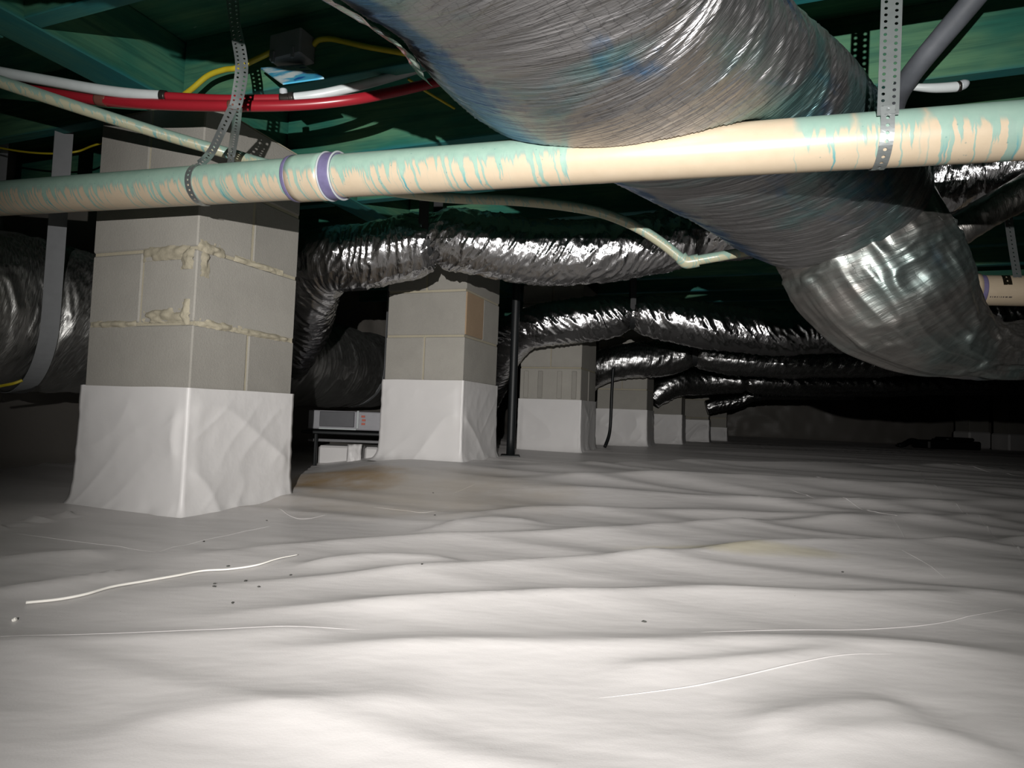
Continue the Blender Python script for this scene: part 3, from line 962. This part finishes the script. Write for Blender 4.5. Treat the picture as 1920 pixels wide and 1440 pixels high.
# trunk duct behind the first pier
TRK = [at(-330, 560, 1.66), at(-150, 575, 1.82), at(10, 588, 2.02), at(160, 606, 2.22), at(330, 634, 2.60), at(520, 672, 3.30), at(650, 689, 4.05), at(720, 697, 4.6)]
trunk, tP, ts, tT, tU, tS = thing_tube('trunk_duct', TRK, .252, 620, 200, M_FOIL_TRUNK, 'wide dark foil trunk duct passing low behind the nearest pier', 'duct',
                                       disp=foil_disp(.011, 91, fs=15, ft=9, slant=2.0, bulge=.012))
# slim branch rising to the right from the elbow
thing_tube('slim_duct', px([(1735, 462, 1.80), (1785, 436, 1.78), (1850, 398, 1.74), (1930, 356, 1.68), (2060, 300, 1.58), (2450, 262, 1.45)]), [.055, .048, .043, .045, .048, .048], 200, 70, M_FOIL_GREY,
           'slim grey foil branch rising from the elbow to the right edge', 'duct', disp=foil_disp(.004, 95, fs=30, ft=5, bulge=.004))

# ------------------------------------------------------------------ duct straps
def duct_strap(P, T, idx, R, mat, width, label, name='duct_strap', group=None, zt=Z_CEIL + .12, tilt=0.0):
    c, tn = P[idx], T[idx]
    up = np.array([0, 0, 1.0]); up -= tn * (up @ tn); up /= np.linalg.norm(up); sd = np.cross(tn, up)
    pts = []
    for sgn, rng_ in ((1, None),):
        a0 = c + sd * R + up * .0
        h = max(.05, zt - a0[2])
        pts += [a0 + np.array([0, 0, h]), a0 + np.array([0, 0, h * .5]), a0 + np.array([0, 0, .03])]
        for a in np.linspace(90, 270, 13):
            r_ = math.radians(a)
            pts.append(c + R * (sd * math.sin(r_) + up * math.cos(r_)) + tn * tilt * math.cos(r_) * .0)
        a1 = c - sd * R
        h = max(.05, zt - a1[2])
        pts += [a1 + np.array([0, 0, .03]), a1 + np.array([0, 0, h * .5]), a1 + np.array([0, 0, h])]
    o = ribbon(name, pts, tn, width, .002, 120, mat)
    return tag(o, label, 'strap', group)
def idx_at(P, u):
    k = (M @ (P - CAM).T).T
    uu = 960 + F_PX * k[:, 0] / k[:, 2]
    return int(np.argmin(np.abs(uu - u) + (k[:, 2] < .2) * 1e4))
duct_strap(tP, tT, idx_at(tP, 30), .258, M_NYLON, .050, 'grey webbing strap holding the trunk duct left of the nearest pier')
duct_strap(tP, tT, idx_at(tP, 655), .258, M_NYLON, .042, 'grey webbing strap holding the trunk duct between the first two piers')
duct_strap(B2[1], B2[3], idx_at(B2[1], 806), .092, M_BLACK, .036, 'black strap pinching the duct in front of the second pier')
duct_strap(B2[1], B2[3], idx_at(B2[1], 1325), .080, M_BLACK, .052, 'black strap round the shiny duct beside the small cream pipe')
duct_strap(B3[1], B3[3], idx_at(B3[1], 1185), .088, M_BLACK, .03, 'black strap pinching the duct in front of the third pier')
duct_strap(B4[1], B4[3], idx_at(B4[1], 1300), .088, M_BLACK, .04, 'black strap round the darker duct by the fourth pier')

duct_strap(B5[1], B5[3], idx_at(B5[1], 1420), .10, M_BLACK, .04, 'black strap round the dark glossy duct before the fifth pier')
duct_strap(B6[1], B6[3], idx_at(B6[1], 1420), .075, M_BLACK, .03, 'black strap holding the short stub of duct near the far wall')

# ------------------------------------------------------------------ perforated hanger straps on the drain pipe
def ring_pts(c, axis, R, a0, a1, n):
    up = np.array([0, 0, 1.0]); up -= axis * (up @ axis); up /= np.linalg.norm(up); sd = np.cross(axis, up)
    return [c + R * (up * math.cos(math.radians(a)) + sd * math.sin(math.radians(a))) for a in np.linspace(a0, a1, n)]
# facing side of pipe: find sign of side vector towards the camera
_up = np.array([0, 0, 1.0]); _up -= pdir * (_up @ pdir); _up /= np.linalg.norm(_up); _sd = np.cross(pdir, _up)
FRONT = 1 if (_sd @ (CAM - PA)) > 0 else -1
def hanger(label, u_pipe, top_pts, width, rows):
    root = empty('hanger_strap', tuple(P0 + pdir * pipe_s(u_pipe)), label, 'strap')
    return root
# right strap
c = P0 + pdir * pipe_s(1650)
h1 = empty('hanger_strap', tuple(c), 'bright perforated metal strap hanging the right end of the drain pipe', 'strap', 'perforated metal hanger straps')
front_pt = c + _sd * FRONT * (PR + .0025)
top = at(1646, -330, 1.12)
top[2] = Z_CEIL + .05
top = np.array([c[0] + .0, c[1] - .035, Z_CEIL + .06])
kk = M @ (front_pt - CAM)
vert = [top, top * .66 + front_pt * .34, top * .33 + front_pt * .67 , front_pt + np.array([0, 0, .02])]
band_dir = pdir
put(perforated('strap_band', vert, band_dir, .031, 2, .0112, .0055, M_GALV), h1)
loop = [front_pt + np.array([0, 0, .035])] + ring_pts(c, pdir, PR + .002, 90 * FRONT, 90 * FRONT + 265 * FRONT, 16)
put(perforated('strap_loop', loop, band_dir, .020, 1, .0125, .006, M_GALV), h1)
# left strap: one twisted band that parts into two strands round the pipe
c = P0 + pdir * pipe_s(382)
h2 = empty('hanger_strap', tuple(c), 'dull perforated metal strap hanging the drain pipe before the nearest pier', 'strap', 'perforated metal hanger straps')
tp = px([(428, -190, 1.38), (432, -60, 1.37), (440, 40, 1.36), (453, 120, 1.345), (446, 180, 1.335), (440, 205, 1.335)])
rt = M[0]
tw = [rt, rt, rt * .9 + M[2] * .45, rt * .95 - M[2] * .2, rt * .8 + M[2] * .5, rt]
put(perforated('strap_band', tp, tw, .026, 2, .0105, .005, M_GALV), h2)
R_ = PR + .002
s1 = px([(437, 200, 1.335), (418, 240, 1.37), (396, 285, 1.42)]) + ring_pts(c, pdir, R_, 20 * FRONT, 200 * FRONT, 12)
put(perforated('strap_strand', s1, [rt] * 3 + [pdir] * 12, .018, 1, .0115, .0055, M_GALV), h2)
s2 = px([(446, 200, 1.34), (442, 240, 1.40), (434, 290, 1.50)]) + ring_pts(P0 + pdir * pipe_s(420), pdir, R_, -20 * FRONT, -150 * FRONT, 9)
put(perforated('strap_strand', s2, [rt] * 3 + [pdir] * 9, .018, 1, .0115, .0055, M_GALV), h2)

# ------------------------------------------------------------------ small cream pipe
M_SMALL = mat_pvc('pvc_small', 3, [(-1, 9, .55)], .0135, 8.1, .75, (.36, .36, .24), (.46, .44, .31))
sm = empty('small_pipe', tuple(at(0, 150, 1.28)), 'thin cream plastic pipe crossing behind the drain pipe and bending down to an elbow', 'pipe')
part_tube('pipe', px([(-160, 98, 1.38), (0, 153, 1.42), (130, 196, 1.46), (300, 250, 1.53), (430, 288, 1.585), (500, 308, 1.65), (650, 345, 1.72), (820, 369, 1.80), (960, 376, 1.84), (1060, 386, 1.86),
          (1130, 400, 1.86), (1190, 424, 1.86), (1240, 455, 1.86), (1282, 489, 1.86)]), [.0142] * 7 + [.0150] * 7, 300, 20, M_SMALL, sm)
part_tube('elbow_fitting', px([(1276, 482, 1.86), (1286, 491, 1.86), (1300, 490, 1.855), (1310, 488, 1.85)]), .0195, 30, 18, M_SMALL, sm)
part_tube('pipe', px([(1296, 490, 1.855), (1370, 477, 1.83), (1440, 464, 1.88), (1495, 453, 1.91)]), .0145, 80, 18, M_SMALL, sm)

# ------------------------------------------------------------------ red and white water tubing
red = empty('water_line', tuple(at(440, 198, 1.419)), 'red water tubing slung under the strap in front of the nearest pier', 'tube')
part_tube('tubing', px([(-80, 138, 1.505), (0, 153, 1.505), (80, 171, 1.494), (180, 187, 1.483), (300, 196, 1.462), (440, 199, 1.451), (560, 197, 1.462), (660, 187, 1.483), (730, 174, 1.526), (800, 158, 1.569), (960, 118, 1.666)]), .0125, 260, 18, M_RED, red)
part_tube('crimp_sleeve', px([(182, 187, 1.483), (192, 188, 1.482), (203, 189, 1.481)]), .0142, 8, 18, M_BRASS, red)
part_tube('crimp_sleeve', px([(430, 199, 1.451), (441, 199, 1.451), (456, 199, 1.452)]), .0133, 8, 18, M_BRASS, red)
wl = empty('water_line', tuple(at(310, 181, 1.430)), 'white water tubing with a short red link and black crimp rings above the red line', 'tube')
part_tube('tubing', px([(-120, 112, 1.419), (0, 135, 1.441), (90, 151, 1.462), (180, 167, 1.462), (250, 176, 1.462), (304, 180, 1.462)]), .0120, 140, 18, M_WHITE, wl)
part_tube('tubing', px([(312, 181, 1.462), (420, 186, 1.464), (534, 185, 1.473)]), .0102, 80, 18, M_RED, wl)['label'] = 'short red link'
part_tube('tubing', px([(548, 184, 1.473), (600, 177, 1.478), (660, 164, 1.494), (710, 151, 1.516), (770, 133, 1.548), (900, 90, 1.634)]), .0112, 140, 18, M_WHITE, wl)
for u0, v0, u1, v1 in ((302, 180, 312, 181.5), (543, 184.5, 551, 183.5)):
    part_tube('crimp_ring', px([(u0, v0, 1.462), ((u0 + u1) / 2, (v0 + v1) / 2, 1.462), (u1, v1, 1.462)]), .0137, 6, 18, M_CRIMP, wl)
part_tube('tee_fitting', px([(526, 185, 1.470), (536, 185, 1.470), (545, 184.5, 1.470)]), .0120, 8, 16, M_CRIMP, wl)
part_tube('tee_branch', px([(533, 186, 1.470), (532, 178, 1.470), (531, 168, 1.470)]), .0091, 8, 16, M_LIP, wl)

# ------------------------------------------------------------------ yellow cable, junction box and hanging cover
def cable(pts, r, label, n=120):
    o, *_ = thing_tube('electrical_cable', px(pts), r, n, 10, M_YELLOW, label, 'cable', 'yellow electrical cables')
    return o
cable([(345, 178, 1.60), (362, 165, 1.59), (390, 142, 1.58), (420, 131, 1.57), (445, 127, 1.56), (480, 111, 1.56), (514, 95, 1.56)], .0068, 'yellow cable rising from the girder to the junction box')
cable([(588, 84, 1.56), (598, 75, 1.55), (620, 73, 1.545), (650, 79, 1.53), (690, 88, 1.50), (760, 100, 1.46)], .0068, 'yellow cable running from the junction box to the largest duct')
cable([(765, 148, 1.66), (800, 172, 1.70), (830, 190, 1.74), (852, 203, 1.80)], .0035, 'pair of yellow wires peeping out below the largest duct')
cable([(885, 240, 1.95), (905, 255, 1.95), (932, 278, 1.96)], .0032, 'short yellow wire just above the drain pipe')
cable([(-40, 270, 2.0), (40, 284, 1.98), (100, 288, 1.96), (145, 284, 1.96), (178, 272, 2.02), (240, 255, 2.1)], .0032, 'thin yellow wire looping left of the nearest pier')
cable([(-40, 238, 2.1), (30, 242, 2.08), (70, 238, 2.05), (110, 228, 2.02)], .0028, 'thin dim wire along the joists at the left edge')
cable([(-60, 736, 1.76), (0, 724, 1.74), (25, 719, 1.74), (42, 713, 1.75)], .0042, 'yellow wire end lying along the trunk duct bottom at the left edge')

jb = empty('junction_box', tuple(at(550, 95, 1.58)), 'dark grey junction box fixed to the joist above the red tubing', 'junction box')
Rj = Matrix.Rotation(A_FACE - .05, 4, 'Z')
jc = at(548, 93, 1.56)
me = box_mesh('box_body', .102, .055, .068, .004); me.transform(Matrix.Translation(jc) @ Rj); put(link('box_body', me, M_BOX), jb)
for dx in (-.032, .03):
    me = box_mesh('box_lug', .008, .006, .028, .001, (dx, -.03, -.030)); me.transform(Matrix.Translation(jc) @ Rj); put(link('box_lug', me, M_BOX), jb)
# cover plate
m, nt, b = new_mat('cover_plate'); g = G(nt)
nn = g.noise(g.coord('Generated'), 2.6, 4, .6, .6)
colr = g.mix(g.mr(nn, .42, .60), c4(.62, .72, .72), c4(.06, .36, .56)); colr = g.mix(g.mr(g.noise(g.coord('Generated'), 5.0, 3), .58, .70), colr, c4(.01, .09, .33))
nt.links.new(colr, b.inputs['Base Color']); b.inputs['Roughness'].default_value = .35
corners = [at(489, 127, 1.56), at(569, 120, 1.56), at(607, 145, 1.44), at(530, 156, 1.44)]
nrm = np.cross(corners[1] - corners[0], corners[3] - corners[0]); nrm /= np.linalg.norm(nrm)
vv = corners + [c_ + nrm * .0035 for c_ in corners]
me = mesh_from('cover_plate', vv, [[0, 1, 2, 3], [7, 6, 5, 4], [0, 4, 5, 1], [1, 5, 6, 2], [2, 6, 7, 3], [3, 7, 4, 0]], None, False)
cv = link('cover_plate', me, m)
tag(cv, 'white cover plate stained bright blue, tilted below the junction box', 'cover plate')

# ------------------------------------------------------------------ right side: second drain pipe, conduit, hook
rp = empty('drain_pipe', tuple(at(1860, 545, 1.74)), 'short length of cream pipe with a purple ring, emerging beside the elbow duct', 'pipe')
RA, RB = at(1740, 543, 2.02), at(2100, 548, 1.88)
rd = RB - RA
def rpiece(name, t0, t1, r, mat, n=8):
    return part_tube(name, [RA + rd * (t0 + (t1 - t0) * k / 3) for k in range(4)], r, n, 40, mat, rp)
M_CLEAN = mat_pvc('pvc_clean', 1, [(8, 9, 0)], .045, 1.0)
rpiece('pipe', 0, 3.2, .0478, M_CLEAN, 60)
rpiece('coupling', .12, .268, .0535, M_CLEAN)
rpiece('primer_ring', .266, .297, .0486, M_PURPLE)['label'] = 'purple primer ring'
# faded print line along the pipe: short ink dashes
ax = rd / np.linalg.norm(rd)
tocam = CAM - (RA + rd * .4); tocam -= ax * (tocam @ ax); tocam /= np.linalg.norm(tocam)
dn = np.cross(ax, tocam); dn = dn if dn[2] < 0 else -dn
uq = .31
for k, ln in enumerate((.006, .004, .008, .005, .003, .005, .007, .012, .016)):
    a0 = uq; a1 = uq + ln; uq = a1 + .006
    ang = math.radians(24)
    nrm = tocam * math.cos(ang) + dn * math.sin(ang); tan = np.cross(ax, nrm)
    cc = RA + rd * (a0 + a1) / 2 + nrm * .0481
    L_ = np.linalg.norm(rd) * ln
    vv = [cc + ax * sx * L_ / 2 + tan * sy * .0022 + nrm * sz * .0004 for sz in (0, 1) for sx, sy in ((-1, -1), (1, -1), (1, 1), (-1, 1))]
    me = mesh_from('printed_mark', vv, [[3, 2, 1, 0], [4, 5, 6, 7], [0, 1, 5, 4], [1, 2, 6, 5], [2, 3, 7, 6], [3, 0, 4, 7]], None, False)
    put(link('printed_mark', me, M_INK), rp)
h3 = empty('hanger_strap', tuple(at(1905, 515, 1.74)), 'thin perforated strap holding the short pipe at the right edge', 'strap', 'perforated metal hanger straps')
put(perforated('strap_band', px([(1884, 320, 1.80), (1890, 400, 1.77), (1898, 460, 1.75), (1908, 520, 1.73)]), M[0], .024, 1, .0125, .005, M_GALV), h3)

o, *_ = thing_tube('conduit', px([(1880, -70, 1.10), (1820, 5, 1.15), (1765, 70, 1.20), (1725, 118, 1.24), (1700, 152, 1.28), (1680, 190, 1.34), (1668, 240, 1.4)]), .0205, 120, 22, M_CONDUIT, 'grey flexible conduit slanting down past the right hanger strap', 'conduit')
hk = empty('white_tube_end', tuple(at(1770, 165, 1.33)), 'short white tube end with a dark band poking out beside the conduit', 'tube')
part_tube('tube_end', px([(1672, 160, 1.36), (1710, 163, 1.35), (1750, 165, 1.34), (1790, 163, 1.335), (1805, 160, 1.33)]), [.006, .007, .0095, .0105, .010], 60, 16, M_WHITE, hk)
part_tube('tube_tip', px([(1800, 161, 1.331), (1808, 158, 1.33), (1814, 155, 1.33)]), [.0105, .010, .006], 14, 16, M_LIP, hk)
part_tube('dark_band', px([(1793, 163, 1.333), (1797, 162, 1.333), (1801, 161, 1.333)]), .0112, 6, 16, M_CRIMP, hk)

# ------------------------------------------------------------------ things in the background
def cuboid(name, c, sx, sy, sz, mat, parent, ang=0.0, bev=.004):
    me = box_mesh(name, sx, sy, sz, bev)
    me.transform(Matrix.Translation(c) @ Matrix.Rotation(ang, 4, 'Z'))
    return put(link(name, me, mat), parent)
# white appliance on a black stand between the first two piers
DB = 3.15
bc = at(655, 788, DB)
ap = empty('dehumidifier', tuple(bc), 'white boxed appliance with grey panel and red print, between the first two piers', 'appliance')
cuboid('body', bc, .36, .18, .092, M_WHITEBOX, ap)
pc = at(632, 786, DB - .095); cuboid('grey_panel', pc, .170, .012, .074, M_PANEL, ap, 0, .002)
cuboid('frame_bar', at(671, 787, DB - .095), .010, .014, .088, M_WHITE, ap, 0, .002)
cuboid('frame_bar', at(633, 804, DB - .095), .185, .014, .008, M_WHITE, ap, 0, .002)
for k, v in enumerate((781, 788, 795)):
    cuboid('printed_mark', at(681 + (k % 2), v, DB - .092), .018, .004, .010, M_REDMARK, ap, 0, .0005)
st = empty('shelf_stand', tuple(at(655, 880, DB)), 'low black stand carrying the white appliance', 'stand')
cuboid('shelf', at(655, 811, DB), .42, .22, .016, M_STEEL_BLACK, st)
cuboid('rail', at(655, 827, DB - .02), .42, .02, .014, M_BOX, st)
for u in (592, 722):
    for dd in (-.09, .09):
        p = at(u, 830, DB + dd); zt_ = at(655, 811, DB)[2]; zf = float(floor_z(p[0], p[1])) - .01
        cuboid('leg', (p[0], p[1], (zt_ + zf) / 2), .016, .016, zt_ - zf, M_STEEL_BLACK, st)
for k, (u0, u1, lab) in enumerate(((603, 681, 'white wrapped block below the appliance, partly torn film'), (688, 714, 'white wrapped block next to the second pier'))):
    p = at((u0 + u1) / 2, 852, DB + .05); zf = float(floor_z(p[0], p[1])) - .02; zt_ = at(640, 836, DB)[2]
    wdt = (u1 - u0) / F_PX * DB
    r_ = empty('wrapped_block', (p[0], p[1], zf), lab, 'block', 'white wrapped blocks under the stand')
    cuboid('block', (p[0], p[1], (zt_ + zf) / 2), wdt, .14, zt_ - zf, M_WRAP, r_, .02, .01)
    if k == 0:
        verts, faces = [], []
        for a in range(9):
            for b_ in range(9):
                q_ = at(652 + a * 3.4 - b_ * .5, 833 + b_ * 6, DB - .04 - .02 * float(ridge(vnoise(a * .7, b_ * .6, seed=33))))
                verts.append(q_)
        for a in range(8):
            for b_ in range(8):
                i0 = a * 9 + b_; faces.append([i0, i0 + 1, i0 + 10, i0 + 9])
        fo = put(link('torn_film', mesh_from('torn_film', verts, faces), M_WRAP), r_)
        md = fo.modifiers.new('thickness', 'SOLIDIFY'); md.thickness = .001

# slim dark upright bar added between second and third pier
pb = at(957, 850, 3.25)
post = empty('dark_upright', (pb[0], pb[1], .06), 'slim black upright bar standing between the second and third piers', 'post')
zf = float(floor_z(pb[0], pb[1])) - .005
part_tube('post', [(pb[0], pb[1], zf + (Z_CEIL - zf) * k / 3) for k in range(4)], .022, 12, 20, M_STEEL_BLACK, post)  # shaft of the added dark bar
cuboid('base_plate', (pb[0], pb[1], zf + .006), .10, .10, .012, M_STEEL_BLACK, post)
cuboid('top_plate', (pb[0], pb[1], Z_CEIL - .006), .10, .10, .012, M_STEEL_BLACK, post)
# black tube added to stand in for a strap shadow by the fourth pier
o, *_ = thing_tube('strap_shadow_strip', px([(1150, 690, 4.45), (1147, 740, 4.45), (1145, 790, 4.44), (1142, 815, 4.42), (1134, 838, 4.38)]), .011, 80, 12, M_STEEL_BLACK, 'black strip standing in for a strap shadow beside the third pier in front of the fourth', 'cable')

# distant low things by the far right wall
def far_floor(u, D):
    p = at(u, 812, D); return p[0], p[1], float(floor_z(p[0], p[1]))
x, y, z = far_floor(1775, 8.2)
pump = empty('black_pump', (x, y, z), 'low black box with a hose on the ground near the far wall', 'box')
cuboid('housing', (x, y, z + .06), .75, .3, .12, M_STEEL_BLACK, pump, .1, .02)
cuboid('lid', (x + .1, y, z + .14), .4, .24, .05, M_STEEL_BLACK, pump, .1, .02)
part_tube('hose', [(x - .35, y, z + .08), (x - .5, y - .05, z + .10), (x - .62, y - .1, z + .05), (x - .7, y - .1, z + .03)], .035, 40, 14, M_STEEL_BLACK, pump)
for u, D, lab in ((1822, 8.9, 'small pale capped footing near the black box at the far wall'), (1895, 8.7, 'small pale capped footing closest to the right edge, far away')):
    x, y, z = far_floor(u, D)
    fo = empty('footing', (x, y, z), lab, 'footing', 'far footings')
    cuboid('base', (x, y, z + .12), .34, .3, .24, M_WRAP, fo, .1, .02)
    cuboid('stem', (x, y, (z + .24 + Z_CEIL) / 2), .30, .25, Z_CEIL - z - .24, M_BLOCK, fo, .1, .005)
